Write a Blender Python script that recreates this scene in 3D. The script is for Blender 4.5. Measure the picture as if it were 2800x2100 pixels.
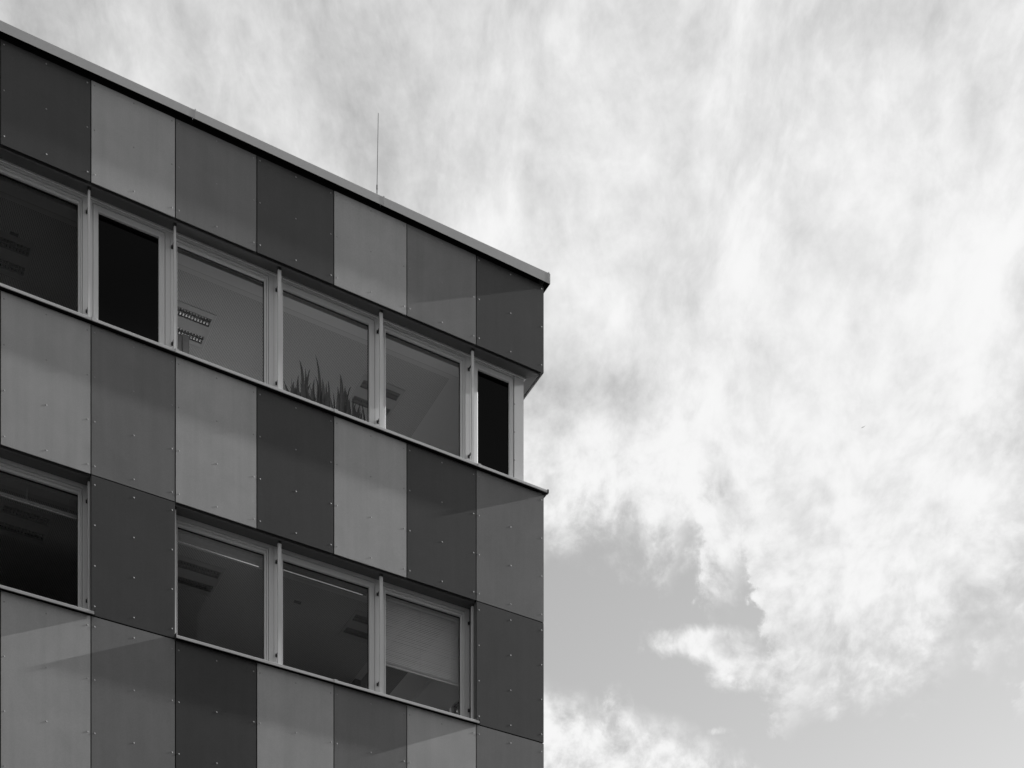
import bpy, math, random
from mathutils import Vector
R = math.radians
sc = bpy.context.scene
for o in list(bpy.data.objects): bpy.data.objects.remove(o)
C = sc.collection

# ------------------------------------------------------------------ camera
THETA = R(61.3758)                                   # the street front runs this far to the right of the view axis
FWD = Vector((math.cos(THETA), math.sin(THETA), 0.0))
RIGHT = Vector((math.sin(THETA), -math.cos(THETA), 0.0))
cd = bpy.data.cameras.new('camera'); cam = bpy.data.objects.new('camera', cd); C.objects.link(cam)
cam.location = (-9.8373, -17.1302, 1.65)
cam.rotation_euler = (R(90), 0, THETA - R(90))
cd.sensor_width = 36.0; cd.lens = 51.364; cd.shift_y = 1.0807; cd.shift_x = 0.0   # level camera with a risen lens: verticals stay vertical
cd.clip_start = 0.1; cd.clip_end = 6000.0
sc.camera = cam

# ------------------------------------------------------------------ sun
SUN = Vector((1.0, -0.033, 0.5)).normalized()        # grazes the street front from the right
sl = bpy.data.lights.new('sun', 'SUN'); sun = bpy.data.objects.new('sun', sl); C.objects.link(sun)
sl.energy = 5.0; sl.angle = R(0.5); sl.color = (1, 1, 1)     # black-and-white photograph: neutral light
sun.rotation_euler = SUN.to_track_quat('Z', 'Y').to_euler()
sun.location = (30, -10, 40)

# ------------------------------------------------------------------ exposure
vs = sc.view_settings
vs.view_transform = 'Standard'; vs.look = 'None'; vs.gamma = 1.0; vs.use_curve_mapping = False
EXPO = 1.2
vs.exposure = EXPO

# ------------------------------------------------------------------ sky (world)
class NT:
    """small helper that writes shader nodes as expressions"""
    def __init__(s, tree):
        s.t = tree; s.t.nodes.clear()
    def n(s, kind, **k):
        d = s.t.nodes.new(kind)
        for a, b in k.items(): setattr(d, a, b)
        return d
    def put(s, sock, v):
        if isinstance(v, (int, float)): sock.default_value = v
        elif isinstance(v, (tuple, list, Vector)): sock.default_value = tuple(v)
        else: s.t.links.new(v, sock)
    def m(s, op, a, b=None, c=None, clamp=False):
        d = s.n('ShaderNodeMath', operation=op, use_clamp=clamp)
        s.put(d.inputs[0], a)
        if b is not None: s.put(d.inputs[1], b)
        if c is not None: s.put(d.inputs[2], c)
        return d.outputs[0]
    def add(s, a, b): return s.m('ADD', a, b)
    def sub(s, a, b): return s.m('SUBTRACT', a, b)
    def mul(s, a, b): return s.m('MULTIPLY', a, b)
    def div(s, a, b): return s.m('DIVIDE', a, b)
    def dot(s, a, b):
        d = s.n('ShaderNodeVectorMath', operation='DOT_PRODUCT')
        s.put(d.inputs[0], a); s.put(d.inputs[1], b)
        return d.outputs['Value']
    def xyz(s, x, y, z=0.0):
        d = s.n('ShaderNodeCombineXYZ')
        for i, v in enumerate((x, y, z)): s.put(d.inputs[i], v)
        return d.outputs[0]
    def noise(s, vec, scale=1.0, detail=6.0, rough=0.55, dist=0.0, lac=2.0):
        d = s.n('ShaderNodeTexNoise', noise_dimensions='3D')
        s.put(d.inputs['Vector'], vec); d.inputs['Scale'].default_value = scale
        d.inputs['Detail'].default_value = detail; d.inputs['Roughness'].default_value = rough
        d.inputs['Lacunarity'].default_value = lac; d.inputs['Distortion'].default_value = dist
        return d.outputs[0]
    def step(s, v, a, b, lo=0.0, hi=1.0, kind='SMOOTHSTEP'):
        d = s.n('ShaderNodeMapRange', interpolation_type=kind, clamp=True) if kind != 'LINEAR' else s.n('ShaderNodeMapRange', clamp=True)
        s.put(d.inputs['Value'], v); s.put(d.inputs['From Min'], a); s.put(d.inputs['From Max'], b)
        s.put(d.inputs['To Min'], lo); s.put(d.inputs['To Max'], hi)
        return d.outputs[0]
    def mix(s, f, a, b):
        return s.add(a, s.mul(f, s.sub(b, a)))
    def curve(s, v, pts, lo, hi):
        """piecewise curve through pts (v, value); v is mapped from lo..hi"""
        vals = [p[1] for p in pts]; b0, b1 = min(vals), max(vals)
        d = s.n('ShaderNodeFloatCurve')
        s.put(d.inputs['Value'], s.step(v, lo, hi, kind='LINEAR')); d.inputs['Factor'].default_value = 1.0
        cv = d.mapping.curves[0]
        P = [((a - lo) / (hi - lo), (b - b0) / (b1 - b0)) for a, b in pts]
        while len(cv.points) < len(P): cv.points.new(0.5, 0.5)
        for q, (a, b) in zip(cv.points, P): q.location = (a, b); q.handle_type = 'AUTO_CLAMPED'
        d.mapping.update()
        return s.add(s.mul(d.outputs[0], b1 - b0), b0)

world = bpy.data.worlds.new('World'); sc.world = world; world.use_nodes = True
W = NT(world.node_tree)
tc = W.n('ShaderNodeTexCoord'); D = tc.outputs['Generated']
sky = W.n('ShaderNodeTexSky', sky_type='NISHITA'); sky.sun_disc = False
sky.sun_elevation = math.asin(SUN.z); sky.sun_rotation = math.atan2(SUN.x, SUN.y)
sky.air_density = 1.0; sky.dust_density = 0.25; sky.ozone_density = 1.0
bw = W.n('ShaderNodeRGBToBW'); W.put(bw.inputs[0], sky.outputs[0])
sep = W.n('ShaderNodeSeparateXYZ'); W.put(sep.inputs[0], D)
U = W.dot(D, RIGHT); V = W.dot(D, FWD); H = W.m('MAXIMUM', sep.outputs[2], 0.03)
az = W.m('ARCTAN2', U, V)                                            # azimuth from the view axis, radians
hor = W.m('SQRT', W.add(W.mul(U, U), W.mul(V, V)))
el = W.m('ARCTAN2', sep.outputs[2], hor)                             # elevation, radians
cu = W.div(U, H); cv = W.div(V, H)                                   # where the direction meets a flat cloud layer of height 1
SKYGAIN = 0.97
MAIN = [(-0.025, 0.56), (0.005, 0.562), (0.0238, 0.565), (0.0475, 0.569), (0.0712, 0.5655), (0.0854, 0.5622), (0.101, 0.5597), (0.1137, 0.5564), (0.123, 0.5666), (0.1353, 0.5615), (0.1417, 0.5467), (0.1557, 0.5394), (0.1625, 0.5489), (0.1698, 0.526), (0.18, 0.4898), (0.188, 0.4775), (0.194, 0.474), (0.2032, 0.4808), (0.2213, 0.4903), (0.2422, 0.486), (0.2631, 0.4856), (0.2821, 0.4834), (0.2909, 0.4907), (0.301, 0.4958), (0.3069, 0.4914), (0.3211, 0.4985), (0.3292, 0.4938), (0.3371, 0.4798), (0.3592, 0.4728)]
LOW = [(-0.025, 0.5197), (0.005, 0.5123), (0.0238, 0.5045), (0.04, 0.4994), (0.0523, 0.4924), (0.0712, 0.4997), (0.0789, 0.4898), (0.1025, 0.4821), (0.1171, 0.4755), (0.1307, 0.4709), (0.1466, 0.467), (0.1618, 0.4631), (0.1783, 0.439), (0.2216, 0.4009), (0.3592, 0.3558)]
def bump(x0, y0, sx, sy):                                            # soft patch of cloud round a direction
    a = W.div(W.sub(az, x0), sx); b = W.div(W.sub(el, y0), sy)
    return W.m('EXPONENT', W.mul(W.add(W.mul(a, a), W.mul(b, b)), -1.0))
# puffs: seen at their true proportions; streaks: drawn out along the wind, on the cloud layer
PA = W.xyz(az, el, 3.7)
wob = W.sub(W.noise(PA, 9.0, 3.0, 0.5), 0.5)
wob2 = W.sub(W.noise(W.xyz(az, el, 9.1), 9.0, 3.0, 0.5), 0.5)
pu, pv = W.add(az, W.mul(wob, 0.045)), W.add(W.mul(el, 1.15), W.mul(wob2, 0.045))
e1 = W.noise(W.xyz(pu, pv, 1.3), 19.0, 12.0, 0.62)
e2 = W.noise(W.xyz(W.add(pu, 0.010), W.add(pv, 0.006), 1.3), 17.0, 6.0, 0.52)
e3 = W.noise(W.xyz(pu, pv, 1.3), 17.0, 6.0, 0.52)
relief = W.sub(e3, e2)                                               # billows lit from the right, where the sun is
h1 = W.noise(W.xyz(pu, pv, 7.7), 60.0, 8.0, 0.64)
ST = W.xyz(W.add(W.mul(cu, 11.0), W.mul(wob, 1.6)), W.add(W.mul(cv, 4.2), W.mul(wob2, 1.0)), 0.5)
st1 = W.noise(ST, 1.0, 8.0, 0.52)
st2 = W.noise(W.xyz(W.add(W.mul(cu, 34.0), W.mul(wob, 2.4)), W.add(W.mul(cv, 9.0), W.mul(wob2, 1.2)), 2.2), 1.0, 6.0, 0.55)
big = W.noise(W.xyz(cu, cv, 5.2), 3.2, 3.0, 0.5)
mid = W.noise(W.xyz(W.mul(cu, 1.6), cv, 8.4), 7.0, 4.0, 0.5)
# how much cloud: one bank above, one in the lower left, a few scraps between
fade = W.step(W.m('ABSOLUTE', az), 1.3, 2.3, 1.0, 0.0)               # the layer breaks up behind the photographer
en = W.sub(e1, 0.5); hn = W.sub(h1, 0.5); azw = W.add(az, W.add(W.add(W.mul(wob, 0.06), W.mul(hn, 0.035)), W.mul(en, 0.05))); tat = W.add(W.mul(en, 0.075), W.mul(hn, 0.040))
d1 = W.add(W.sub(el, W.curve(azw, MAIN, -0.025, 0.3592)), tat)
m1 = W.step(d1, -0.012, 0.034)
d2 = W.add(W.sub(W.curve(azw, LOW, -0.025, 0.3592), el), W.mul(tat, 0.55))
m2 = W.step(d2, -0.006, 0.020)
sc1 = W.add(W.add(bump(0.1200, 0.5220, 0.034, 0.0090), bump(0.150, 0.519, 0.022, 0.013)), W.mul(bump(0.1385, 0.4755, 0.012, 0.0035), 0.9))
sc1 = W.add(sc1, W.mul(bump(0.168, 0.503, 0.030, 0.011), 1.1))
sc1 = W.add(sc1, W.add(W.mul(bump(0.012, 0.5345, 0.03, 0.012), 0.55), W.mul(bump(0.005, 0.556, 0.035, 0.016), 0.8)))
m3 = W.step(W.add(sc1, W.mul(tat, 26.0)), 0.45, 1.25)
m3 = W.mul(m3, W.step(sc1, 0.05, 0.4))
mask = W.m('MAXIMUM', W.m('MAXIMUM', m1, m2), m3)
cover = W.m('MAXIMUM', fade, W.step(el, 0.60, 0.95))                   # overhead the layer is closed
mask = W.mul(mask, W.mix(cover, W.step(big, 0.56, 0.72), 1.0))
# how bright the cloud is
streaky = W.step(el, 0.585, 0.70)                                    # thin drawn-out layer above, billows below
low_t = W.add(W.add(W.mul(en, 0.80), W.mul(hn, 0.55)), W.m('MAXIMUM', W.m('MINIMUM', W.mul(relief, 1.25), 0.16), -0.20))
top_t = W.add(W.add(W.mul(W.sub(st1, 0.5), 0.90), W.mul(W.sub(st2, 0.5), 0.20)), W.add(W.mul(en, 0.48), W.mul(hn, 0.30)))
fil1 = W.m('ABSOLUTE', W.sub(W.noise(W.xyz(W.add(W.mul(cu, 30.0), W.mul(wob2, 5.0)), W.add(W.mul(cv, 11.0), W.mul(wob, 4.0)), 6.1), 1.0, 7.0, 0.62), 0.5))
fil2 = W.m('ABSOLUTE', W.sub(W.noise(W.xyz(pu, pv, 4.4), 38.0, 7.0, 0.60), 0.5))     # thin creases between the wisps
crease = W.mix(streaky, fil2, fil1)
tex = W.add(W.mul(W.sub(crease, 0.11), W.mix(streaky, 0.80, 0.28)), W.add(W.mix(streaky, low_t, top_t), W.mul(W.sub(mid, 0.5), 0.22)))
base = W.add(0.770, W.mul(W.sub(big, 0.5), 0.10))
base = W.add(base, W.mul(bump(0.25, 0.61, 0.17, 0.11), 0.13))
base = W.add(base, W.mul(bump(0.055, 0.606, 0.055, 0.024), 0.16))
base = W.sub(base, W.mul(W.step(az, -0.36, 0.05, 1.0, 0.0), W.mul(W.step(el, 0.66, 0.80), 0.22)))
base = W.sub(base, W.mul(bump(0.040, 0.645, 0.045, 0.014), 0.26))
flat = W.add(W.mul(bump(0.25, 0.60, 0.13, 0.08), -0.45), 1.0)        # the bright part is smooth, nearly white
lum = W.add(base, W.mul(W.mul(tex, 0.90), flat))
lum = W.add(lum, W.mul(m2, W.add(0.10, W.mul(hn, 0.45))))
lum = W.m('MAXIMUM', lum, 0.44)
lum = W.sub(0.93, W.m('SMOOTH_MAX', W.sub(0.93, lum), 0.0, 0.12))    # soft shoulder near white
ang = W.m('ARCCOSINE', W.m('MINIMUM', W.dot(D, SUN), 0.9999))
aur = W.div(ang, R(17)); lum = W.add(lum, W.mul(W.m('EXPONENT', W.mul(W.mul(aur, aur), -1.0)), 2.6))   # cloud near the sun is far brighter
cloud = W.div(lum, 0.1 * 2.0 ** EXPO)                                # from picture brightness to sky radiance
clear = W.mul(bw.outputs[0], SKYGAIN)
col = W.mix(mask, clear, cloud)
bg = W.n('ShaderNodeBackground'); bg.inputs['Strength'].default_value = 0.1
W.put(bg.inputs['Color'], col)
wo = W.n('ShaderNodeOutputWorld'); W.put(wo.inputs['Surface'], bg.outputs[0])

# ------------------------------------------------------------------ helpers
random.seed(11)
COL = C
class MB:
    """collects faces; build() links them as ONE mesh object"""
    def __init__(s): s.v = []; s.f = []
    def face(s, pts):
        i = len(s.v); s.v += [tuple(p) for p in pts]; s.f.append(tuple(range(i, i + len(pts))))
    def box(s, x0, x1, y0, y1, z0, z1):
        i = len(s.v)
        s.v += [(x0,y0,z0),(x1,y0,z0),(x1,y1,z0),(x0,y1,z0),(x0,y0,z1),(x1,y0,z1),(x1,y1,z1),(x0,y1,z1)]
        s.f += [(i,i+3,i+2,i+1),(i+4,i+5,i+6,i+7),(i,i+1,i+5,i+4),(i+1,i+2,i+6,i+5),(i+2,i+3,i+7,i+6),(i+3,i,i+4,i+7)]
        return s
    def strip(s, rows, closed_rows=False, caps=False):
        """rows: lists of points of equal length, joined by quads; closed_rows closes each row into a loop"""
        i = len(s.v); n = len(rows[0])
        for r in rows: s.v += [tuple(p) for p in r]
        for a in range(len(rows) - 1):
            for b in range(n if closed_rows else n - 1):
                c = (b + 1) % n
                s.f.append((i + a*n + b, i + a*n + c, i + (a+1)*n + c, i + (a+1)*n + b))
        if caps:
            s.f.append(tuple(i + b for b in reversed(range(n)))); s.f.append(tuple(i + (len(rows)-1)*n + b for b in range(n)))
        return s
    def tube(s, p0, p1, r0, r1=None, n=8):
        r1 = r0 if r1 is None else r1
        p0, p1 = Vector(p0), Vector(p1); d = (p1 - p0).normalized()
        a = d.orthogonal().normalized(); b = d.cross(a)
        ring = lambda p, r: [p + (a*math.cos(2*math.pi*k/n) + b*math.sin(2*math.pi*k/n))*r for k in range(n)]
        return s.strip([ring(p0, r0), ring(p1, r1)], True, True)
    def mesh(s, name, mat, T=None, smooth=False):
        me = bpy.data.meshes.new(name)
        v = [T(*p) for p in s.v] if T else s.v
        me.from_pydata(v, [], s.f); me.validate()
        import bmesh
        bm = bmesh.new(); bm.from_mesh(me); bmesh.ops.recalc_face_normals(bm, faces=bm.faces); bm.to_mesh(me); bm.free()
        me.materials.append(mat)
        if smooth:
            for p in me.polygons: p.use_smooth = True
        return me
    def build(s, name, mat, parent=None, T=None, smooth=False, label=None, stuff=False):
        return put(s.mesh(name, mat, T, smooth), name, parent, label=label, stuff=stuff)
def put(me, name, parent=None, loc=(0,0,0), rotz=0.0, label=None, stuff=False):
    o = bpy.data.objects.new(name, me); COL.objects.link(o); o.location = loc; o.rotation_euler = (0, 0, rotz)
    if parent is not None: o.parent = parent
    if label: o['label'] = label
    if stuff: o['kind'] = 'stuff'
    return o
def thing(name, label, cat, loc=(0,0,0), group=None, me=None):
    o = bpy.data.objects.new(name, me); COL.objects.link(o); o.location = loc
    o['label'] = label; o['category'] = cat
    if group: o['group'] = group
    return o
def copy_tree(o, parent=None, offset=None):
    c = o.copy(); COL.objects.link(c); c.parent = parent
    for ch in list(o.children): copy_tree(ch, c)
    return c
FRONT = lambda u, d, v: (u, d, v)                    # along the street front, depth behind its face, height
SIDE = lambda u, d, v: (-d, u, v)                    # the same for the side front round the corner

# ------------------------------------------------------------------ materials (the photograph is black and white: all neutral greys)
def mat(name, base, rough=0.5, metal=0.0, mottle=0.0, grain=0.0, streak=0.0, bump=0.0, spec=0.5, vary=0.0, scale=1.0):
    m = bpy.data.materials.new(name); m.use_nodes = True
    t = NT(m.node_tree)
    p = t.n('ShaderNodeBsdfPrincipled'); o = t.n('ShaderNodeOutputMaterial'); t.put(o.inputs[0], p.outputs[0])
    p.inputs['Roughness'].default_value = rough; p.inputs['Metallic'].default_value = metal
    p.inputs['Specular IOR Level'].default_value = spec
    v = base
    if mottle or grain or streak or vary or bump:
        c = t.n('ShaderNodeTexCoord').outputs['Object']
        inf = t.n('ShaderNodeObjectInfo')
        off = t.mul(inf.outputs['Random'], 37.0)
        va = t.n('ShaderNodeVectorMath', operation='ADD'); t.put(va.inputs[0], c); t.put(va.inputs[1], t.xyz(off, off, off))
        c = va.outputs[0]
        k = 1.0
        if mottle:
            k = t.add(k, t.mul(t.sub(t.noise(c, 2.3 * scale, 5.0, 0.6, 0.4), 0.5), mottle * 2))
        if grain:
            g = t.noise(c, 75.0, 3.0, 0.7)
            k = t.add(k, t.mul(t.sub(g, 0.5), grain * 2))
        if streak:
            mp = t.n('ShaderNodeMapping'); t.put(mp.inputs[0], c); mp.inputs['Scale'].default_value = (9.0, 9.0, 0.45)
            k = t.add(k, t.mul(t.sub(t.noise(mp.outputs[0], 1.0, 4.0, 0.6), 0.5), streak * 2))
        if vary:
            k = t.add(k, t.mul(t.sub(inf.outputs['Random'], 0.5), vary * 2))
        v = t.mul(k, base)
        r = t.add(rough, t.mul(t.sub(t.noise(c, 5.0 * scale, 4.0, 0.6), 0.5), 0.12)); t.put(p.inputs['Roughness'], r)
        if bump:
            b = t.n('ShaderNodeBump'); b.inputs['Strength'].default_value = bump; b.inputs['Distance'].default_value = 0.002
            t.put(b.inputs['Height'], t.noise(c, 90.0, 3.0, 0.6)); t.put(p.inputs['Normal'], b.outputs[0])
    if isinstance(v, float): p.inputs['Base Color'].default_value = (v, v, v, 1)
    else: t.put(p.inputs['Base Color'], v)
    return m
def glass(name, tint, refl):
    m = bpy.data.materials.new(name); m.use_nodes = True; t = NT(m.node_tree)
    tr = t.n('ShaderNodeBsdfTransparent'); tr.inputs[0].default_value = (tint, tint, tint, 1)
    gl = t.n('ShaderNodeBsdfGlossy'); gl.inputs['Roughness'].default_value = 0.0; gl.inputs[0].default_value = (1, 1, 1, 1)
    fr = t.n('ShaderNodeFresnel'); fr.inputs[0].default_value = refl
    mx = t.n('ShaderNodeMixShader'); t.put(mx.inputs[0], fr.outputs[0]); t.put(mx.inputs[1], tr.outputs[0]); t.put(mx.inputs[2], gl.outputs[0])
    o = t.n('ShaderNodeOutputMaterial'); t.put(o.inputs[0], mx.outputs[0])
    return m
def perforated(name, base, pitch, hole, dark):
    """ceiling board with a square grid of small holes"""
    m = bpy.data.materials.new(name); m.use_nodes = True; t = NT(m.node_tree)
    p = t.n('ShaderNodeBsdfPrincipled'); o = t.n('ShaderNodeOutputMaterial'); t.put(o.inputs[0], p.outputs[0])
    c = t.n('ShaderNodeTexCoord').outputs['Object']; s = t.n('ShaderNodeSeparateXYZ'); t.put(s.inputs[0], c)
    fx = t.sub(t.m('FRACT', t.div(s.outputs[0], pitch)), 0.5); fy = t.sub(t.m('FRACT', t.div(s.outputs[1], pitch)), 0.5)
    d = t.m('SQRT', t.add(t.mul(fx, fx), t.mul(fy, fy)))
    k = t.m('LESS_THAN', d, hole / pitch / 2)
    t.put(p.inputs['Base Color'], t.mix(k, base, dark)); p.inputs['Roughness'].default_value = 0.8
    return m
PANEL = {'L': mat('light_grey_cladding', 0.42, 0.45, mottle=0.17, grain=0.16, streak=0.13, vary=0.035, spec=0.3),
         'M': mat('mid_grey_cladding', 0.195, 0.45, mottle=0.17, grain=0.16, streak=0.13, vary=0.05, spec=0.3),
         'D': mat('dark_grey_cladding', 0.060, 0.45, mottle=0.17, grain=0.16, streak=0.13, vary=0.10, spec=0.3)}
WORD = {'L': 'light grey panel', 'M': 'mid grey panel', 'D': 'dark grey panel'}
RIVET = mat('rivet_metal', 0.28, 0.65)
ALU = mat('pale_painted_aluminium', 0.68, 0.42, mottle=0.03, grain=0.04)
SILLM = mat('sill_aluminium', 0.55, 0.32, metal=0.35, mottle=0.05, grain=0.04, streak=0.05)
COPM = mat('coping_sheet', 0.42, 0.34, metal=0.30, mottle=0.08, grain=0.04, vary=0.03)
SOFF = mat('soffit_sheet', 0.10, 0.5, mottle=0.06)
BLACK = mat('black_rubber_and_shade', 0.012, 0.6)  # rubber of the gaskets, also painted shade under coping and sills
DARK = mat('dark_backing', 0.008, 0.9)
IRON = mat('dark_bracket_steel', 0.05, 0.4, metal=0.5)
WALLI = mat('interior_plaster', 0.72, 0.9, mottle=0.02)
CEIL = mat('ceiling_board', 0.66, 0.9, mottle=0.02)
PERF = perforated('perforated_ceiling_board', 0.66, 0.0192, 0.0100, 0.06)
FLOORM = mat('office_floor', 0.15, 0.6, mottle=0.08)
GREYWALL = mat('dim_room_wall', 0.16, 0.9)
CONC = mat('roof_concrete', 0.28, 0.9, mottle=0.08)
GLASS = glass('window_glass', 0.86, 1.22)
TINT = mat('dark_opaque_glass', 0.002, 0.02, spec=0.08)
LAMPW = mat('lamp_white_enamel', 0.50, 0.45)
LOUV = mat('lamp_louvre_blade', 0.32, 0.35, metal=0.3)
EDGE = mat('polished_rail_edge', 0.95, 0.10, metal=1.0)
TROUGH = mat('lamp_mirror_channel', 0.88, 0.16, metal=1.0)
BLIND = mat('blind_slat_enamel', 0.86, 0.4)
CORD = mat('blind_cord', 0.6, 0.8)
LEAFM = mat('plant_leaf', 0.075, 0.40, mottle=0.7, vary=0.35, scale=14.0)
POTM = mat('planter_plastic', 0.3, 0.5)
FOLD = mat('box_file_card', 0.45, 0.7, mottle=0.05)
RODM = mat('rod_steel', 0.09, 0.45, metal=0.5)
FEATH = mat('bird_feather', 0.85, 0.8)
PAVE = mat('asphalt', 0.05, 0.9, mottle=0.25, grain=0.1)

# ------------------------------------------------------------------ ground
g = MB(); g.face([(-1500,-1500,0),(1500,-1500,0),(1500,1500,0),(-1500,1500,0)])
gr = g.build('ground', PAVE); gr['kind'] = 'structure'

# ------------------------------------------------------------------ added blocks, unseen behind the viewer, that screen low sky off the front
BRICK = mat('dark_brick', 0.10, 0.9, mottle=0.1); DGLASS = mat('screen_block_glass', 0.02, 0.1)
def sky_screen_block(x0, x1, y0, y1, h, storeys, label):
    t = thing('sky_screen_building', label, 'building', ((x0 + x1) / 2, y1, 0)); ox, oy = (x0 + x1) / 2, y1
    m = MB(); m.box(x0 - ox, x1 - ox, y0 - oy, 0, 0, h); m.build('wall', BRICK, t)
    m = MB(); m.box(x0 - ox - 0.3, x1 - ox + 0.3, y0 - oy - 0.3, 0.3, h + 0.002, h + 0.35); m.build('roof', CONC, t)
    sh = (h - 2) / storeys; n = int((x1 - x0) / 3.4)
    w = MB(); w.box(-0.8, 0.8, 0.002, 0.05, 0, 1.7); wm = w.mesh('window', DGLASS)
    for i in range(storeys):
        for j in range(n): put(wm, 'window', t, (x0 - ox + (j + 0.5) * (x1 - x0) / n, 0, 1.0 + i * sh + 0.6))
sky_screen_block(-46, 6, -60, -36, 35.0, 10, 'added ten storey brick block across the street, unseen, screening the low sky')
sky_screen_block(12, 52, -62, -37, 23.0, 7, 'added seven storey brick block across the street, unseen, screening the low sky')

# ------------------------------------------------------------------ the building
B = thing('office_building', 'office block clad in a chequer of light and dark grey panels with ribbon windows', 'building')
STOREY = 3.377; HEAD = 16.757; WIN = 1.625
HEADS = (16.757, 13.380, 9.680, 6.300)
head = lambda k: HEADS[k]
jnt = lambda k: head(k) - WIN
GAP = 0.0062
XE = [-14.03,-13.03,-12.03,-11.03,-10.03,-9.03,-8.027,-7.0246,-6.0242,-5.0383,-4.0332,-3.0289,-2.0278,-1.0254,0.0]   # vertical joints
YE = [0.0, 1.0254, 2.0278, 3.0289, 4.0332, 5.0383, 6.0242, 7.0246, 8.027]

def rivet(mb, u, d, v, r=0.0100, h=0.0024):
    n = 8; ring = lambda q, dd: [(u + q*math.cos(2*math.pi*k/n), dd, v + q*math.sin(2*math.pi*k/n)) for k in range(n)]
    mb.strip([ring(r, d + 0.0005), ring(r*0.8, d - h*0.7), ring(r*0.35, d - h)], True)
    mb.face(ring(r*0.35, d - h))
_pm = {}
def panel(u0, u1, z0, z1, shade, rows, side=False):
    w, h = round(u1 - u0, 4), round(z1 - z0, 4)
    key = (w, h, shade, side)
    T = SIDE if side else FRONT
    if key not in _pm:
        m = MB(); m.box(0, w, 0, 0.010, 0, h)
        q = MB()
        for rz in rows:
            for ru in (0.034, w / 2, w - 0.035): rivet(q, ru, 0.0, rz)
        _pm[key] = (m.mesh('cladding_panel', PANEL[shade], T), q.mesh('rivets', RIVET, T, True))
    a, b = _pm[key]
    j = random.uniform(-0.0007, 0.0007)
    o = put(a, 'cladding_panel', B, T(u0, j, z0), label=WORD[shade])
    put(b, 'rivets', o, stuff=True)
    return o
ROWS_TOP = (0.10, 0.614, 1.128); ROWS_SP = (0.10, 0.615, 1.130, 1.645); ROWS_TALL = (0.10, 0.715, 1.330, 1.945); ROWS_WIN = (0.107, 0.575, 1.043, 1.511)
TOPZ = 17.932
def row_front(z0, z1, shades, rows):
    for i, s in enumerate(shades):
        if s != '.': panel(XE[i] + GAP, XE[i+1] - (GAP if i < 13 else 0.0), z0, z1, s, rows)
row_front(HEAD, TOPZ, 'LMDLDML' + 'DLMDLMD', ROWS_TOP)
row_front(head(1) + GAP, jnt(0) - 0.024, 'MDLMLDM' + 'LMLDLDM', ROWS_SP)
row_front(jnt(1) + GAP, head(1) - GAP, '.......' + '.D....D', ROWS_WIN)
row_front(head(2) + GAP, jnt(1) - 0.010, 'DLMLDMD' + 'LMDLMLM', ROWS_TALL)
row_front(jnt(2) + GAP, head(2) - GAP, '.......' + '.M....L', ROWS_WIN)
row_front(head(3) + GAP, jnt(2) - GAP, 'LMDLMDL' + 'MLDMLDM', ROWS_SP)
def row_side(z0, z1, shades, rows):
    for i, s in enumerate(shades):
        if s != '.': panel(YE[i] + (GAP if i else 0.011), YE[i+1] - GAP, z0, z1, s, rows, True)
row_side(HEAD, TOPZ, 'MLDMLDMD', ROWS_TOP)
row_side(head(1) + GAP, jnt(0) - GAP, 'DLMDLMLD', ROWS_SP)
row_side(jnt(1) + GAP, head(1) - GAP, 'L....M.D', ROWS_WIN)
row_side(head(2) + GAP, jnt(1) - GAP, 'LMDLMDLM', ROWS_TALL)
row_side(jnt(2) + GAP, head(2) - GAP, 'M....D.L', ROWS_WIN)
row_side(head(3) + GAP, jnt(2) - GAP, 'DLMLDMLD', ROWS_SP)

# carcass behind the cladding: walls, slabs, roof
XL, YB = -14.0, 8.0
def wall(name, mt, *bx):
    m = MB()
    for b in bx: m.box(*b)
    return m.build(name, mt, B)
wall('parapet_wall', DARK, (XL, -0.05, 0.05, 0.30, HEAD + 0.03, 18.030), (-0.30, -0.05, 0.302, YB, HEAD + 0.03, 18.030))
wall('roof', CONC, (XL, -0.31, 0.31, YB, 17.30, 17.62))
for k in (0, 1, 2):
    z0, z1 = head(k + 1) + 0.012, jnt(k) + 0.012
    wall('spandrel_wall', DARK, (XL, -0.05, 0.05, 0.30, z0 + 0.018, z1), (-0.30, -0.05, 0.302, YB, z0 + 0.018, z1))
wall('lower_wall', PANEL['M'], (XL, -0.004, 0.004, YB, 0.0, head(3)))
for k in (1, 2):                                                          # backing of the closed window bays
    for bx in ((-6.018, -5.044, 0.05, 0.30), (-1.02, -0.05, 0.05, 0.30), (-0.30, -0.05, 0.302, 1.02), (-0.30, -0.05, 5.05, YB)):
        wall('bay_wall', DARK, bx + (jnt(k) + 0.001, head(k) + 0.029))
wall('bay_wall', DARK, (-0.40, -0.20, 5.05, YB, jnt(0) + 0.001, head(0) + 0.029))
wall('rear_wall', CONC, (XL, -0.05, YB + 0.002, YB + 0.25, 0.0, 17.93), (XL - 0.25, XL - 0.002, 0.05, YB + 0.25, 0.0, 17.93))

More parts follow.
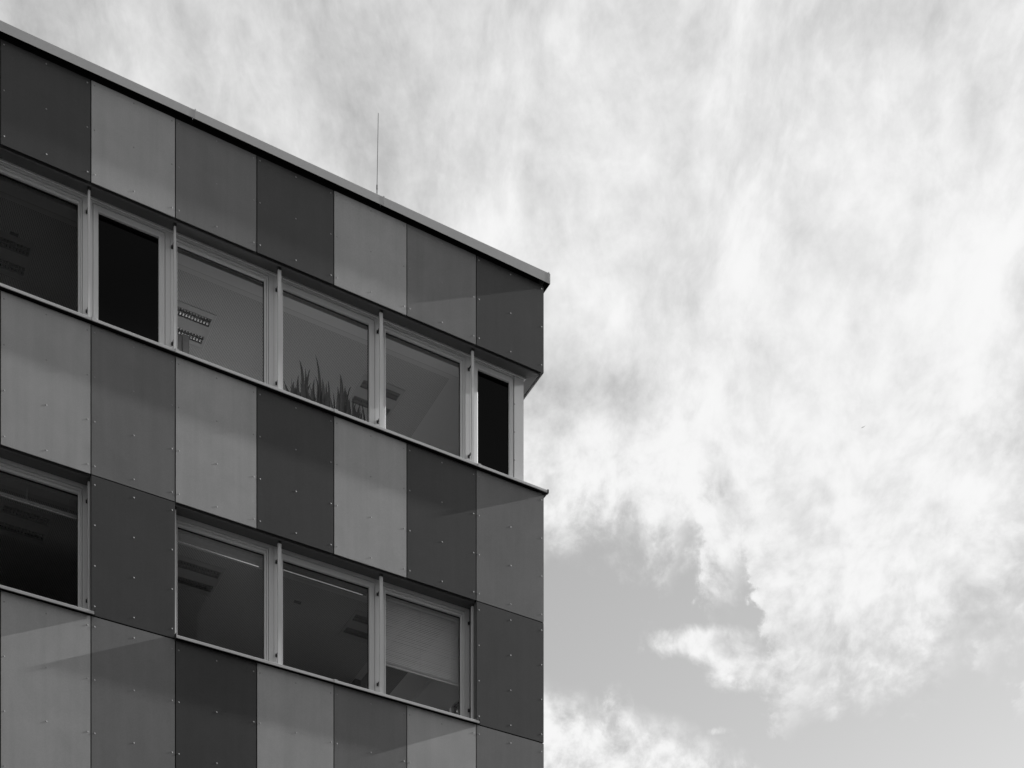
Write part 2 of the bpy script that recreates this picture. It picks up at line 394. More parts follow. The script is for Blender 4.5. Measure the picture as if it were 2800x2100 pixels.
# coping: sheets about 2.4 m long with standing seams between
def cop_profile(zb):
    return [(-0.062, zb), (-0.065, zb), (-0.065, 18.076), (-0.058, 18.086), (-0.045, 18.090), (0.32, 18.040), (0.32, 17.94), (0.316, 17.94), (0.316, 18.034), (-0.045, 18.084), (-0.056, 18.081), (-0.062, 18.073)]
def coping(u0, u1, zb0, zb1, T, mitre=None):
    m = MB(); rows = []
    for u, zb in ((u0, zb0), (u1, zb1)):
        rows.append([T((-d if T is FRONT else d) if (mitre is not None and u == mitre) else u, d, v) for d, v in cop_profile(zb)])
    m.strip(rows, True, True)
    o = m.build('coping', COPM, B)
    m = MB(); rows = []
    for u, zb in ((u0, zb0), (u1, zb1)):
        rows.append([T((-d if T is FRONT else d) if (mitre is not None and u == mitre) else u, d, v) for d, v in [(-0.061, zb + 0.001), (-0.061, 18.071), (-0.050, 18.078), (0.052, 18.066), (0.052, 18.028)]])
    m.strip(rows); m.build('coping_shade', BLACK, o)  # black sheet inside the coping: the shade there put into colour
    return o
def seam(u, zb, T, parent):
    m = MB(); m.box(u - 0.006, u + 0.006, -0.067, -0.0655, zb - 0.003, 18.086)
    m.box(u - 0.006, u + 0.006, -0.060, 0.02, 18.0905, 18.0955)
    m.build('seam', COPM, parent, T)
    m = MB(); m.box(u - 0.0045, u - 0.0042 + 0.003, -0.0665, -0.0650, zb + 0.0, zb + 0.05)
    m.build('seam_gap', BLACK, parent, T)
cj = [(-14.03, 17.962), (-12.13, 17.96), (-9.70, 17.96), (-7.255, 17.958), (-4.815, 17.974), (-2.375, 17.966), (0.0, 17.940)]
for (a, za), (b, zb) in zip(cj, cj[1:]):
    mid = b == 0.0
    o = coping(a + (0.0 if a < -13 else 0.002), b - 0.0 if mid else b - 0.002, za, zb, FRONT, 0.0 if mid else None)
    if not mid: seam(b, zb, FRONT, o)
    else: seam(0.045, 17.942, FRONT, o)
sj = [0.0, 2.375, 4.815, 7.255, 8.25]
for a, b in zip(sj, sj[1:]):
    o = coping(a if a == 0 else a + 0.002, b - 0.002, 17.940, 17.945, SIDE, 0.0 if a == 0.0 else None)
    if b < 8: seam(b, 17.945, SIDE, o)

# window heads: folded soffit sheets from behind the panel foot to the frame
FR = 0.20                                                                 # window frames stand this far behind the panel face
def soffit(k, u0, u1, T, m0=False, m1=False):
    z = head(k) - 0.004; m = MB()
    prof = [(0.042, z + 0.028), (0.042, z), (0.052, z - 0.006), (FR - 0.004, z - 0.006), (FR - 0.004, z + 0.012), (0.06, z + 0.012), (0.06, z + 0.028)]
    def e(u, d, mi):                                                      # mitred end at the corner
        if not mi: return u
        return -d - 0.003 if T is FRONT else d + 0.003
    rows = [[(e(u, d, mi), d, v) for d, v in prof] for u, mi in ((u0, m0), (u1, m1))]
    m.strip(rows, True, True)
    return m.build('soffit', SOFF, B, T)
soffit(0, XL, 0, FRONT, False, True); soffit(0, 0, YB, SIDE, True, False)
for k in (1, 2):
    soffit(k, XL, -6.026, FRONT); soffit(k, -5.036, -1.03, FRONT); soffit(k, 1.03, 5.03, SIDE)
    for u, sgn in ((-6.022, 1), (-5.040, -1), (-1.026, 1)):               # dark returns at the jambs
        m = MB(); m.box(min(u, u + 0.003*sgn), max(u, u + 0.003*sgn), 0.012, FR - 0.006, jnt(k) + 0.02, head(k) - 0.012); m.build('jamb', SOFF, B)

# window sills: drip sheets with joint covers
def sill(k, u0, u1, T, covers, ends=(True, True), corner=False):
    z = jnt(k); m = MB()
    prof = [(0.198, z + 0.062), (0.01, z + 0.030), (-0.046, z + 0.027), (-0.048, z + 0.024), (-0.048, z - 0.006), (-0.036, z - 0.006), (-0.036, z + 0.012), (0.01, z + 0.016), (0.198, z + 0.046)]
    m.strip([[(u0, d, v) for d, v in prof], [(u1, d, v) for d, v in prof]], True, True)
    o = m.build('window_sill', SILLM, B, T)
    for c in covers:
        q = MB(); q.box(c - 0.024, c + 0.024, -0.0505, -0.0482, z - 0.008, z + 0.030); q.box(c - 0.024, c + 0.024, -0.0505, 0.05, z + 0.0302, z + 0.0335)
        q.build('joint_cover', SILLM, o, T)
        q = MB(); q.box(c - 0.0275, c - 0.0242, -0.0500, -0.0482, z - 0.010, z + 0.034); q.build('joint_gap', BLACK, o, T)
    q = MB(); q.strip([[(u, -0.0355, z + 0.0115), (u, 0.010, z + 0.0155), (u, 0.049, z + 0.021)] for u in (u0 + 0.001, u1 - 0.001)]); q.strip([[(u, -0.0355, z - 0.0055), (u, -0.0355, z + 0.0115)] for u in (u0 + 0.001, u1 - 0.001)]); q.build('sill_shade', BLACK, o, T)  # black sheet below the sill paints in the shade under it
    for u, s_, on in ((u0, -1, ends[0]), (u1, 1, ends[1])):
        if on:
            q = MB(); q.box(min(u, u + 0.006*s_), max(u, u + 0.006*s_), -0.052, -0.002, z - 0.014, z + 0.050); q.build('end_plate', IRON if not corner else BLACK, o, T)
    return o
sill(0, XL, 0.030, FRONT, (-11.03, -9.03, -7.5, -6.0, -5.03, -3.02, -1.0), (False, False))
sill(0, 0.200, YB, SIDE, (1.03, 3.03, 5.04), (False, False))
m = MB(); m.box(0.0305, 0.051, -0.053, -0.010, jnt(0) - 0.012, jnt(0) + 0.034); m.box(0.020, 0.048, -0.010, 0.1995, jnt(0) - 0.006, jnt(0) + 0.026); m.build('sill_corner', IRON, B)
for k in (1, 2):
    sill(k, XL, -5.995, FRONT, (-11.03, -9.03, -7.5), (False, True))
    sill(k, -5.040, -0.998, FRONT, (-3.02,), (True, True))
    sill(k, 1.0, 5.03, SIDE, (3.02,), (True, True))

# windows: outer frame (the window), sash, gasket, pane
def ring(mb, a0, a1, b0, b1, prof):
    """frame of mitred members round the rectangle a0..a1, b0..b1; prof = (inset, depth) pairs"""
    rows = [[(a0 + i, d, b0 + i), (a1 - i, d, b0 + i), (a1 - i, d, b1 - i), (a0 + i, d, b1 - i)] for i, d in prof]
    mb.strip(rows, True)
def ring2(mb, o, n, prof):
    """like ring but between an outer and an inner rectangle: t = 0 outer .. 1 inner"""
    rows = []
    for t_, d in prof:
        a0, a1, b0, b1 = [o[q] + (n[q] - o[q]) * t_ for q in range(4)]
        rows.append([(a0, d, b0), (a1, d, b0), (a1, d, b1), (a0, d, b1)])
    mb.strip(rows, True)
def window(k, fl, sl0, sl1, sr1, sr0, fr, T, gm=None, steps=True):
    dz = head(k) - HEAD
    fo = (fl + 0.0015, fr - 0.0015, 15.150 + dz, 16.748 + dz)
    so = (sl0, sr0, 15.205 + dz, 16.700 + dz)
    si = (sl1, sr1, 15.270 + dz, 16.622 + dz)
    m = MB(); ring2(m, fo, so, [(0, FR + 0.09), (0, FR), (1, FR), (1, FR + 0.012), (1, FR + 0.09)])
    w = m.build('window', ALU, B, T)
    s2 = tuple(so[q] + 0.006 * (1 if q in (0, 2) else -1) for q in range(4))
    m = MB()
    if steps: ring2(m, s2, si, [(0, FR + 0.06), (0, FR + 0.004), (0.08, FR + 0.001), (0.40, FR + 0.001), (0.46, FR + 0.014), (0.56, FR + 0.014), (0.62, FR + 0.004), (0.94, FR + 0.004), (1, FR + 0.008), (1, FR + 0.06)])
    else: ring2(m, s2, si, [(0, FR + 0.06), (0, FR + 0.003), (0.06, FR), (0.93, FR + 0.001), (1, FR + 0.005), (1, FR + 0.06)])
    m.build('sash', ALU, w, T)
    gi = tuple(si[q] + 0.007 * (1 if q in (0, 2) else -1) for q in range(4))
    m = MB(); ring2(m, tuple(si[q] - 0.001 * (1 if q in (0, 2) else -1) for q in range(4)), gi, [(0, FR + 0.030), (1, FR + 0.030), (1, FR + 0.05)]); m.build('gasket', BLACK, w, T)
    m = MB(); m.box(si[0] + 0.002, si[1] - 0.002, FR + 0.034, FR + 0.040, si[2] + 0.002, si[3] - 0.002)
    m.v = m.v; m.f = [m.f[2]]                                             # one pane sheet
    m.build('pane', gm or GLASS, w, T)
    return w
W_WIDE = [(-7.353, -7.295, -7.235, -6.123, -6.077, -6.016), (-8.686, -8.628, -8.568, -7.465, -7.411, -7.353), (-10.02, -9.962, -9.902, -8.798, -8.744, -8.686), (-11.35, -11.295, -11.235, -10.13, -10.076, -10.02)]
W1 = (-5.045, -4.995, -4.955, -3.865, -3.810, -3.745); W2 = (-3.745, -3.685, -3.625, -2.462, -2.385, -2.325); W3 = (-2.325, -2.285, -2.232, -1.151, -1.085, -1.022)
N1 = (-6.016, -5.960, -5.893, -5.179, -5.104, -5.045); N2 = (-1.022, -0.965, -0.898, -0.416, -0.356, -0.352)
for k in (0, 1, 2):
    for wdw in W_WIDE + [W1, W3]: window(k, *wdw, FRONT)
    window(k, *W2, FRONT, steps=False)
window(0, *N1, FRONT, TINT, steps=False); window(0, *N2, FRONT, TINT, steps=False)
def swin(a, b): return (a, a + 0.06, a + 0.12, b - 0.12, b - 0.06, b)
SW = [(1.03, 2.36), (2.36, 3.69), (3.69, 5.03)]
for k in (0, 1, 2):
    for a, b in SW: window(k, *swin(a, b), SIDE)
window(0, *swin(0.352, 1.03), SIDE, TINT, steps=False)
# corner post of the top ribbon
m = MB(); m.box(-0.350, -0.200, 0.200, 0.350, 15.15, 16.750); post = m.build('corner_post', ALU, B)
q = MB()
for z in (15.59, 15.97, 16.347): rivet(q, -0.338, 0.200, z)
q.build('rivets', RIVET, post, stuff=True)
m = MB(); m.box(-0.3515, -0.3465, 0.1975, 0.1995, 15.18, 16.748); m.build('joint_gap', DARK, post)
m = MB(); m.box(XL, -0.178, FR - 0.022, FR - 0.0045, HEAD - 0.030, HEAD - 0.011); m.build('head_trim', ALU, B)
m = MB(); m.box(-0.1955, -0.178, FR - 0.004, YB, HEAD - 0.030, HEAD - 0.011); m.build('head_trim', ALU, B)

# guide rails of the outside blinds, on brackets in front of the frames
def rail(k, u0, u1, T=FRONT):
    dz = head(k) - HEAD; m = MB()
    m.box(u0, u1, 0.076, 0.104, jnt(k) + 0.040, head(k) - 0.035)
    r = m.build('guide_rail', ALU, B, T)
    uc = (u0 + u1) / 2
    for z in (16.56 + dz, 15.40 + dz):
        b = MB(); b.box(uc - 0.014, uc + 0.014, FR - 0.008, FR - 0.0005, z - 0.022, z + 0.016)
        b.box(uc - 0.006, uc + 0.006, 0.105, FR - 0.0085, z - 0.011, z + 0.011); b.tube((uc, FR - 0.020, z - 0.016), (uc, FR - 0.009, z - 0.016), 0.009)
        b.build('bracket', IRON, r, T)
    b = MB(); b.box(uc - 0.018, uc + 0.018, 0.066, 0.114, head(k) - 0.0345, head(k) - 0.011); b.build('rail_cap', IRON, r, T)
R_TOP = [(-6.040, -6.015), (-5.033, -5.008), (-3.734, -3.692), (-2.371, -2.328), (-1.052, -1.020)]
R_LEFT = [(-7.378, -7.353), (-8.711, -8.686), (-10.045, -10.02)]
for a, b in R_TOP + R_LEFT: rail(0, a, b)
for k in (1, 2):
    for a, b in R_TOP + R_LEFT: rail(k, a, b)
for k in (0, 1, 2):
    for a in (2.36, 3.69): rail(k, a - 0.02, a + 0.02, SIDE)

# ------------------------------------------------------------------ rooms behind the glass
def sheet_with_holes(x0, x1, y0, y1, holes, z):
    xs = sorted({x0, x1} | {v for h in holes for v in h[:2] if x0 < v < x1}); ys = sorted({y0, y1} | {v for h in holes for v in h[2:] if y0 < v < y1})
    m = MB()
    for a, b in zip(xs, xs[1:]):
        for c, d in zip(ys, ys[1:]):
            cx, cy = (a + b) / 2, (c + d) / 2
            if any(h[0] < cx < h[1] and h[2] < cy < h[3] for h in holes): continue
            m.face([(a, c, z), (b, c, z), (b, d, z), (a, d, z)])
    return m
LW, LD = 0.60, 0.625
LAMPS_TOP = [(-4.818, 1.050), (-2.173, 1.057), (-7.06, 1.055)]
LAMPS_LOW = [(-4.78, 0.785), (-2.402, 0.780), (-6.875, 0.775)]
CZ_TOP, CZ_LOW = 16.65, 13.273
hole = lambda p: (p[0] + 0.004, p[0] + LW - 0.004, p[1] + 0.004, p[1] + LD - 0.004)
def room(x0, x1, y1, cz, floor_z, lamps, pf, wallm, floorm, perf=None):
    """one office: floor, ceiling with a perforated field pf = (x0, x1, y0, y1), partitions, back wall"""
    hs = [hole(p) for p in lamps if x0 - 0.02 < p[0] < x1 - 0.3]
    if pf:
        sheet_with_holes(*pf, hs, cz).build('perforated_ceiling', perf or PERF, B)
        sheet_with_holes(x0, x1, 0.459, y1, [pf], cz).build('ceiling', CEIL, B)
    else: sheet_with_holes(x0, x1, 0.459, y1, hs, cz).build('ceiling', CEIL, B)
    m = MB(); m.box(x0, x1, 0.302, 0.457, cz - 0.036, cz + 0.35); m.build('lintel', WALLI, B)
    m = MB(); m.box(x0, x1, 0.452, 0.490, cz - 0.016, cz - 0.001); m.build('curtain_track', LAMPW, B)
    m = MB(); m.box(x0, x1, 0.302, y1, floor_z - 0.2, floor_z); m.build('floor', floorm, B)
    m = MB(); m.box(x0, x1, y1, y1 + 0.1, floor_z, cz + 0.3); m.build('interior_wall', wallm, B)
    m = MB(); m.box(x0, x1, 0.302, 0.50, cz - 1.60, cz - 1.545); m.build('inner_sill', WALLI, B)
    m = MB(); m.box(x0, x1, 0.302, 0.36, floor_z + 0.002, cz - 1.602); m.build('inner_parapet', WALLI, B)
def partition(x, y1, cz, floor_z, mt, y0=0.303):
    m = MB(); m.box(x - 0.045, x + 0.045, y0, y1, floor_z + 0.002, cz + 0.3); m.build('interior_wall', mt, B)
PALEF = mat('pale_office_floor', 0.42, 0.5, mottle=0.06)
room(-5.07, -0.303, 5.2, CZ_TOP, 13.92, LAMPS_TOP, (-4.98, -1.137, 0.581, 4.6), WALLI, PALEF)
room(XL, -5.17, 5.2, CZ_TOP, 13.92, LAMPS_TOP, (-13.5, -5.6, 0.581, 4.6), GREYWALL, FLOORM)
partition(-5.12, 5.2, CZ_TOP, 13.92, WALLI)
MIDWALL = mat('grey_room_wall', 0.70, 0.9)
DIMPERF = perforated('shaded_perforated_board', 0.30, 0.0192, 0.0100, 0.05)  # darker copy of the ceiling board, its dimness put into the colour
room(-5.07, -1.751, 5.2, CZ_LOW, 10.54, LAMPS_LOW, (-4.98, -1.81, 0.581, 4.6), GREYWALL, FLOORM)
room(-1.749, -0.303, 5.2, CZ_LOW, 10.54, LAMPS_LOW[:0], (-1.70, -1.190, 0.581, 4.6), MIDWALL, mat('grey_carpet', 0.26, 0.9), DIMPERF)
partition(-1.75, 5.2, CZ_LOW, 10.54, GREYWALL, 2.30)  # added out of view to keep the brighter corner room's light apart
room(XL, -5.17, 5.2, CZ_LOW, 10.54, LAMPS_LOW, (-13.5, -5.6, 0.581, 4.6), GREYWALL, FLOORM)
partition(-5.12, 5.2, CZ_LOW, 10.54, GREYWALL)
m = MB(); m.box(-0.850, -0.304, 0.492, 5.19, CZ_LOW - 0.07, CZ_LOW - 0.001); m.build('ceiling_beam', WALLI, B)
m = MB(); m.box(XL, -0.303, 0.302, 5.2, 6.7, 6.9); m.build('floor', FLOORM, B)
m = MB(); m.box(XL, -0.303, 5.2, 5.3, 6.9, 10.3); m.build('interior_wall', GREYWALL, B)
# small ceiling grilles
for x, y, z in ((-6.745, 1.0, CZ_TOP), (-3.19, 0.965, CZ_LOW)):
    m = MB(); m.box(x, x + 0.095, y, y + 0.045, z - 0.006, z - 0.001); m.build('ceiling_grille', GREYWALL, B)

# ------------------------------------------------------------------ recessed ceiling lamps, unlit
def make_lamp(loc, label):
    t = thing('ceiling_lamp', label, 'ceiling lamp', loc, 'recessed louvre lamps in the office ceilings')
    s0, s1 = (0.083, 0.229), (0.408, 0.545)                               # the two openings, each with two rows of cells
    m = MB()
    for a, b in ((0.0, s0[0]), (s0[1], s1[0]), (s1[1], LD)): m.box(0, LW, a, b, -0.004, 0.0)
    for a, b in (s0, s1): m.box(0, 0.030, a, b, -0.004, 0.0); m.box(LW - 0.030, LW, a, b, -0.004, 0.0)
    m.box(-0.006, LW + 0.006, -0.006, 0.012, -0.007, -0.0045); m.box(-0.006, LW + 0.006, LD - 0.012, LD + 0.006, -0.007, -0.0045)
    m.box(-0.006, 0.012, 0.0125, LD - 0.0125, -0.007, -0.0045); m.box(LW - 0.012, LW + 0.006, 0.0125, LD - 0.0125, -0.007, -0.0045)
    m.build('faceplate', LAMPW, t)
    for a, b in (s0, s1):
        h = 0.055; c = (a + b) / 2; x0, x1 = 0.030, LW - 0.030
        m = MB()
        for e0, e1 in ((a, c), (c, b)):                                   # curved mirror channels
            n = 7; row = lambda x: [(x, e0 + (e1 - e0)*k/n, 0.004 + h*math.sin(math.pi*k/n)**0.7) for k in range(n + 1)]
            m.strip([row(x0), row(x1)])
        m.face([(x0, a, 0), (x0, b, 0), (x0, b, 0.07), (x0, a, 0.07)]); m.face([(x1, a, 0), (x1, b, 0), (x1, b, 0.07), (x1, a, 0.07)])
        tr = m.build('reflector', TROUGH, t, smooth=True)
        m = MB()
        nx = 14; pt = (x1 - x0) / nx
        for i in range(nx + 1):
            x = x0 + i * pt
            for e0, e1 in ((a, c), (c, b)):                               # cross blades, wedge shaped
                w = 0.0095
                m.strip([[(x - w, e0 + 0.003, 0.034), (x, e0 + 0.003, 0.001), (x + w, e0 + 0.003, 0.034)], [(x - w, e1 - 0.003, 0.034), (x, e1 - 0.003, 0.001), (x + w, e1 - 0.003, 0.034)]])
        for y in (a + 0.001, c - 0.0025, b - 0.004): m.box(x0, x1, y, y + 0.004, -0.0025, 0.020)
        m.build('louvre', LOUV, t, stuff=True)
    return t
lamp0 = make_lamp((LAMPS_TOP[0][0], LAMPS_TOP[0][1], CZ_TOP), 'ceiling lamp with glinting mirror louvres above the box files behind the first bright top-floor window')
for (x, y), z, lb in ((LAMPS_TOP[1], CZ_TOP, 'ceiling lamp with glinting mirror louvres straddling the post right of the window plants'),
                      (LAMPS_TOP[2], CZ_TOP, 'dim ceiling lamp behind the dark top-floor window at the left edge'),
                      (LAMPS_LOW[0], CZ_LOW, 'dim ceiling lamp in the lower window left of the other two lower-floor panes'),
                      (LAMPS_LOW[1], CZ_LOW, 'dim ceiling lamp at the right edge of the middle lower-floor pane'),
                      (LAMPS_LOW[2], CZ_LOW, 'dim ceiling lamp under the raised blind of the lower window at the left edge')):
    l = copy_tree(lamp0); l.location = (x, y, z); l['label'] = lb

# ------------------------------------------------------------------ venetian blinds just inside the lower-floor panes
SLAT_W = 0.0300
def slat_mesh(L, tilt):
    m = MB(); n = 4; up, lo = [], []
    for k in range(n + 1):
        s = (k / n - 0.5) * SLAT_W; camber = 0.0016 * (1 - (2 * k / n - 1) ** 2)
        y = s * math.cos(tilt) + camber * math.sin(tilt); z = -s * math.sin(tilt) + camber * math.cos(tilt)
        up.append((y, z)); lo.append((y, z - 0.0005))
    prof = up + lo[::-1]
    m.strip([[(0, y, z) for y, z in prof], [(L, y, z) for y, z in prof]], True, True)
    return m.mesh('slat', BLIND)
def blind(x0, x1, ztop, zbot, label, n_open, y=0.335, stack=9, pitch=0.0178, tilt=-64):
    L = x1 - x0
    t = thing('venetian_blind', label, 'blind', (x0, y, zbot), 'venetian blinds in the lower-floor windows')
    m = MB(); m.box(0, L, -0.014, 0.014, ztop - zbot, ztop - zbot + 0.028); m.build('head_rail', BLIND, t)
    m = MB(); m.box(0, L, -0.013, 0.013, 0.0, 0.010); m.build('bottom_rail', BLIND, t)
    m = MB(); m.strip([[(u, -0.0131, -0.0045), (u, -0.0143, -0.0045), (u, -0.0150, 0.0035), (u, -0.0131, 0.0035)] for u in (0.0, L)], True, True); m.build('rail_edge', BLIND if n_open > 20 else EDGE, t)
    flat = slat_mesh(L, 0.0); z = 0.0125
    for i in range(stack):
        o = put(flat, 'slat', t, (0, random.uniform(-0.0015, 0.0015), z)); z += 0.0024
    tl = slat_mesh(L, R(tilt))
    z += 0.008
    for i in range(n_open):
        put(tl, 'slat', t, (0, 0, z + random.uniform(-0.0008, 0.0008))); z += pitch
    m = MB()
    for u in (0.08, L / 2, L - 0.10):
        for yy in (-0.0135, 0.0135): m.tube((u, yy, 0.0), (u, yy, ztop - zbot), 0.0011, n=5)
    m.build('cord', CORD, t)
    return t
blind(-2.255, -1.125, 13.262, 12.385, 'venetian blind let most of the way down in the right lower-floor pane', 36, pitch=0.0224)
blind(-7.245, -6.110, 13.285, 13.020, 'nearly raised venetian blind with bare cords in the lower window at the left edge', 0, stack=14)
blind(-4.965, -3.845, 13.262, 13.135, 'raised venetian blind in the lower pane beside the bright jamb', 3, stack=14, pitch=0.021, tilt=10)
blind(-3.640, -2.450, 13.300, 13.195, 'raised venetian blind in the middle pane of the three lower-floor panes', 3, stack=14, pitch=0.018, tilt=10)

# ------------------------------------------------------------------ plants and files on the inner sill of the top floor
LEAVES = [(0.386,[(-3.551,15.629),(-3.517,15.571),(-3.487,15.507)],0.015),(0.371,[(-3.477,15.582),(-3.458,15.548),(-3.446,15.505)],0.017),(0.404,[(-3.394,15.704),(-3.416,15.62),(-3.422,15.542)],0.033),(0.377,[(-3.367,15.737),(-3.373,15.629),(-3.37,15.525)],0.033),(0.367,[(-3.327,15.709),(-3.318,15.619),(-3.321,15.518)],0.024),(0.404,[(-3.35,15.955),(-3.307,15.824),(-3.283,15.551)],0.041),(0.461,[(-3.231,15.955),(-3.227,15.815),(-3.23,15.607)],0.03),(0.448,[(-3.171,15.956),(-3.21,15.806),(-3.235,15.585)],0.034),(0.444,[(-3.165,15.767),(-3.202,15.689),(-3.221,15.611)],0.024),(0.384,[(-3.191,15.7),(-3.178,15.622),(-3.178,15.516)],0.029),(0.419,[(-3.121,15.831),(-3.143,15.699),(-3.134,15.543)],0.033),(0.39,[(-3.145,15.859),(-3.092,15.752),(-3.101,15.518)],0.025),(0.379,[(-3.116,16.136),(-3.074,15.892),(-3.061,15.514)],0.037),(0.372,[(-3.044,15.825),(-3.03,15.692),(-3.026,15.51)],0.044),(0.384,[(-2.993,15.772),(-2.984,15.657),(-2.968,15.532)],0.037),(0.462,[(-2.934,15.895),(-2.919,15.791),(-2.915,15.584)],0.03),(0.451,[(-2.986,15.807),(-2.967,15.683),(-2.932,15.565)],0.029),(0.449,[(-2.902,15.67),(-2.889,15.621),(-2.876,15.566)],0.016),(0.448,[(-2.872,15.757),(-2.854,15.662),(-2.848,15.558)],0.018),(0.381,[(-2.814,15.841),(-2.811,15.717),(-2.83,15.508)],0.033),(0.394,[(-2.782,16.009),(-2.765,15.849),(-2.771,15.538)],0.055),(0.429,[(-2.703,15.898),(-2.712,15.754),(-2.728,15.564)],0.041),(0.441,[(-2.727,15.871),(-2.669,15.778),(-2.63,15.57)],0.032),(0.454,[(-2.689,15.857),(-2.67,15.744),(-2.664,15.579)],0.04),(0.457,[(-2.585,15.938),(-2.637,15.872),(-2.682,15.604)],0.015),(0.37,[(-2.627,15.734),(-2.627,15.627),(-2.618,15.517)],0.02),(0.427,[(-2.546,15.723),(-2.578,15.652),(-2.585,15.565)],0.022),(0.434,[(-2.491,15.687),(-2.484,15.624),(-2.479,15.559)],0.013),(0.416,[(-2.544,15.645),(-2.541,15.592),(-2.538,15.539)],0.026),(0.38,[(-3.086,15.688),(-3.078,15.62),(-3.08,15.508)],0.033),(0.412,[(-3.036,15.704),(-3.036,15.615),(-3.033,15.534)],0.04),(0.37,[(-3.008,15.68),(-3.011,15.596),(-3.002,15.505)],0.036),(0.463,[(-2.807,15.713),(-2.804,15.643),(-2.801,15.572)],0.03),(0.455,[(-2.769,15.823),(-2.775,15.701),(-2.772,15.571)],0.04),(0.42,[(-2.741,15.786),(-2.738,15.668),(-2.741,15.553)],0.04),(0.393,[(-2.656,15.709),(-2.669,15.615),(-2.666,15.527)],0.033),(0.46,[(-2.552,15.712),(-2.545,15.643),(-2.539,15.579)],0.033),(0.423,[(-3.269,15.686),(-3.263,15.629),(-3.263,15.559)],0.04),(0.457,[(-3.306,15.648),(-3.303,15.614),(-3.297,15.581)],0.029),(0.453,[(-3.37,15.652),(-3.37,15.611),(-3.357,15.568)],0.029)]
SILLZ = CZ_TOP - 1.545
def planter(x0, x1, y0, label):
    t = thing('window_plant', label, 'plant', ((x0 + x1) / 2, y0 + 0.09, SILLZ), 'spiky plants behind the top-floor glass')
    w = (x1 - x0) / 2; m = MB(); h = 0.17
    for a, b, c, d in ((-w, w, -0.08, -0.07), (-w, w, 0.07, 0.08), (-w, -w + 0.01, -0.069, 0.069), (w - 0.01, w, -0.069, 0.069)): m.box(a, b, c, d, 0, h)
    m.build('planter', POTM, t)
    m = MB(); m.box(-w + 0.011, w - 0.011, -0.068, 0.068, 0.004, h - 0.02); m.build('soil', DARK, t)
    return t
PL = [planter(-3.54, -2.93, 0.33, 'spiky plant with the tallest leaf, left of the two behind the middle top-floor pane'),
      planter(-2.88, -2.42, 0.33, 'spiky plant in the right half of the middle top-floor pane, before the lamp')]
def leaf(yv, pts, w, t):
    (ax, az_), (bx, bz), (cx, cz_) = pts
    ox, oy, oz = t.location
    foot = (cx + (cx - bx) * 0.15, SILLZ + 0.145)
    n = 9; rows = []
    ly = random.uniform(-0.03, 0.05)
    for k in range(n + 1):
        s = k / n                                                         # 0 foot .. 1 tip, along a smooth curve through the points
        if s < 0.4: q = s / 0.4; x = foot[0] + (cx - foot[0]) * q; z = foot[1] + (cz_ - foot[1]) * q
        else:
            q = (s - 0.4) / 0.6; x = (1-q)**2*cx + 2*q*(1-q)*(2*bx - (ax + cx)/2) + q*q*ax; z = (1-q)**2*cz_ + 2*q*(1-q)*(2*bz - (az_ + cz_)/2) + q*q*az_
        hw = w * 0.5 * (0.75 + 0.5 * min(s / 0.4, 1.0)) * (1 - max(0.0, (s - 0.35) / 0.65) ** 1.6) + 0.0004
        y = yv + ly * s * s
        rows.append([(x - hw - ox, y - hw * 0.35 - oy, z - oz), (x - ox, y + hw * 0.25 - oy, z - oz), (x + hw - ox, y - hw * 0.30 - oy, z - oz), (x - ox, y + hw * 0.25 + 0.004 * (1 - s) - oy, z - oz)])
    m = MB(); m.strip(rows, True); m.build('leaf', LEAFM, t, smooth=True)
for yv, pts, w in LEAVES:
    leaf(min(yv, 0.455), pts, w, PL[0] if pts[2][0] < -2.86 else PL[1])
for t, (x0, x1), n in ((PL[0], (-3.48, -2.93), 24), (PL[1], (-2.84, -2.46), 20)):   # shorter leaves filling the clumps
    for i in range(n):
        x = random.uniform(x0, x1); z = SILLZ + random.uniform(0.42, 0.66); tip = x + random.uniform(-0.07, 0.06)
        leaf(random.uniform(0.36, 0.45), [(tip, z), (x + (tip - x) * 0.3 + random.uniform(-0.012, 0.012), SILLZ + 0.75 * (z - SILLZ)), (x, SILLZ + 0.40)], random.uniform(0.016, 0.038), t)
def box_file(x, y, w, h, label, lean):
    t = thing('box_file', label, 'box file', (x, y, SILLZ), 'box files on the inner sill')
    m = MB(); d = 0.26
    pr = [(0, 0), (w, 0), (w + lean, h), (lean, h)]
    m.strip([[(u, 0, v) for u, v in pr], [(u, d, v) for u, v in pr]], True, True); m.build('case', FOLD, t)
    m = MB(); m.strip([[(w*0.2 + lean*0.55, -0.0012, h*0.55), (w*0.8 + lean*0.55, -0.0012, h*0.55)], [(w*0.2 + lean*0.85, -0.0012, h*0.85), (w*0.8 + lean*0.85, -0.0012, h*0.85)]]); m.build('spine_label', LAMPW, t)
    m = MB(); m.box(w*0.42, w*0.58, -0.003, -0.0012, h*0.2, h*0.2 + 0.02); m.build('finger_ring', IRON, t)
box_file(-4.935, 0.335, 0.068, 0.545, 'tall pale box file leaning by the post behind the first bright top-floor window', 0.0)
box_file(-4.845, 0.335, 0.080, 0.575, 'pale box file tilted right, second from the post on the top-floor sill', -0.012)

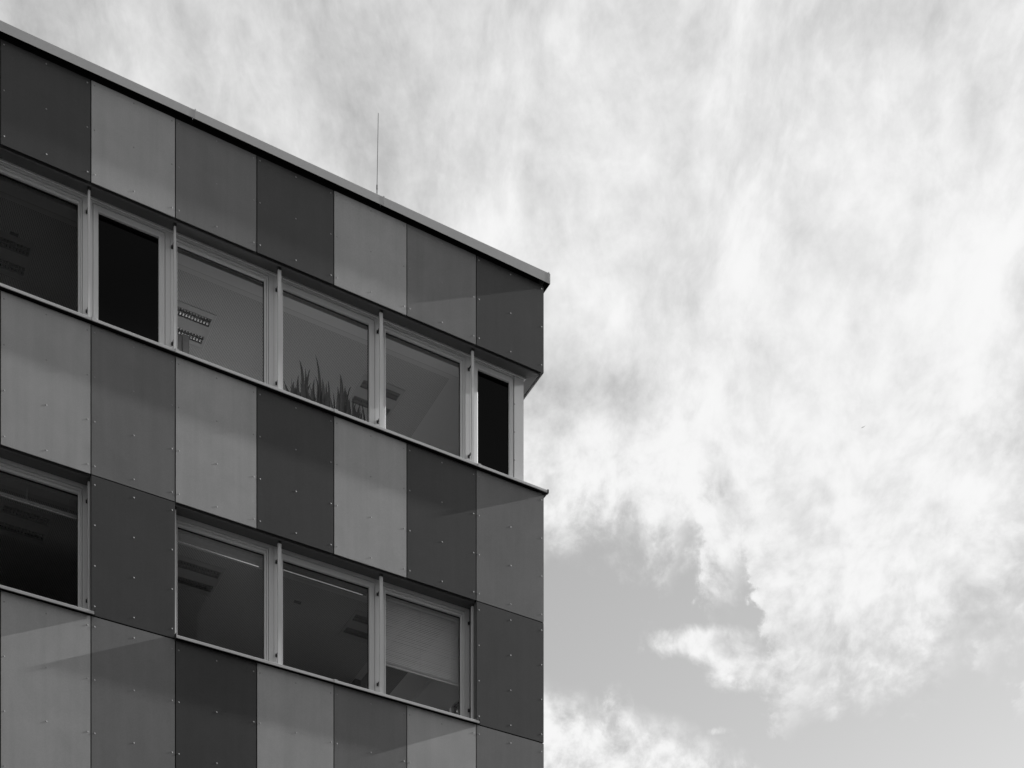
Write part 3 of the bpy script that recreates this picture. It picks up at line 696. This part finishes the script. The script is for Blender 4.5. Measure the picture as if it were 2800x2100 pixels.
# ------------------------------------------------------------------ lightning rod on the roof
rx, ry = -2.005, 1.0
rod = thing('lightning_rod', 'thin tapering lightning rod standing alone on the flat roof edge', 'lightning rod', (rx, ry, 17.62))
m = MB(); m.tube((0, 0, 0), (0, 0, 0.09), 0.17, 0.15, 16); m.build('concrete_foot', CONC, rod)
m = MB(); m.tube((-0.012, 0, 0.09), (-0.006, 0, 1.58), 0.0088, 0.0088, 8); m.build('lower_rod', RODM, rod)
m = MB(); m.tube((-0.006, 0, 1.581), (0.012, 0, 2.576), 0.0056, 0.0046, 8); m.build('upper_rod', RODM, rod)
m = MB(); m.tube((-0.0065, 0, 1.545), (-0.0055, 0, 1.60), 0.0115, 0.0115, 8); m.build('clamp', RODM, rod)

# ------------------------------------------------------------------ a far bird
bird = thing('bird', 'tiny grey bird gliding with wings spread before the pale clouds', 'bird', (217.86, 234.55, 241.86))
bird.rotation_euler = (R(-14), R(-14), R(-50)); bird.scale = (0.9, 0.5, 0.5)
m = MB(); n = 8; prof = [(-0.26, 0.004), (-0.20, 0.03), (-0.10, 0.065), (0.02, 0.085), (0.12, 0.075), (0.19, 0.045), (0.235, 0.04), (0.27, 0.015), (0.30, 0.003)]
m.strip([[(r*math.cos(2*math.pi*k/n), y, r*0.9*math.sin(2*math.pi*k/n)) for k in range(n)] for y, r in prof], True, True); m.build('body', FEATH, bird, smooth=True)
for s_ in (-1, 1):
    m = MB(); st = [(0.03, 0.13, -0.09, 0.02), (0.18, 0.15, -0.04, 0.045), (0.34, 0.10, -0.05, 0.05), (0.48, 0.03, -0.06, 0.02), (0.56, -0.06, -0.08, -0.01)]
    m.strip([[(s_*x, a, z), (s_*x, (a + b) / 2, z + 0.012), (s_*x, b, z)] for x, a, b, z in st]); m.build('wing', FEATH, bird, smooth=True)
m = MB(); m.strip([[(-0.03, -0.22, 0.0), (0.03, -0.22, 0.0)], [(-0.075, -0.36, 0.0), (0.075, -0.36, 0.0)]]); m.build('tail', FEATH, bird)

# ------------------------------------------------------------------ render settings
cy = sc.cycles
cy.use_denoising = True; cy.max_bounces = 10; cy.diffuse_bounces = 6; cy.glossy_bounces = 5; cy.transparent_max_bounces = 16
cy.caustics_reflective = False; cy.caustics_refractive = False; cy.sample_clamp_indirect = 6.0
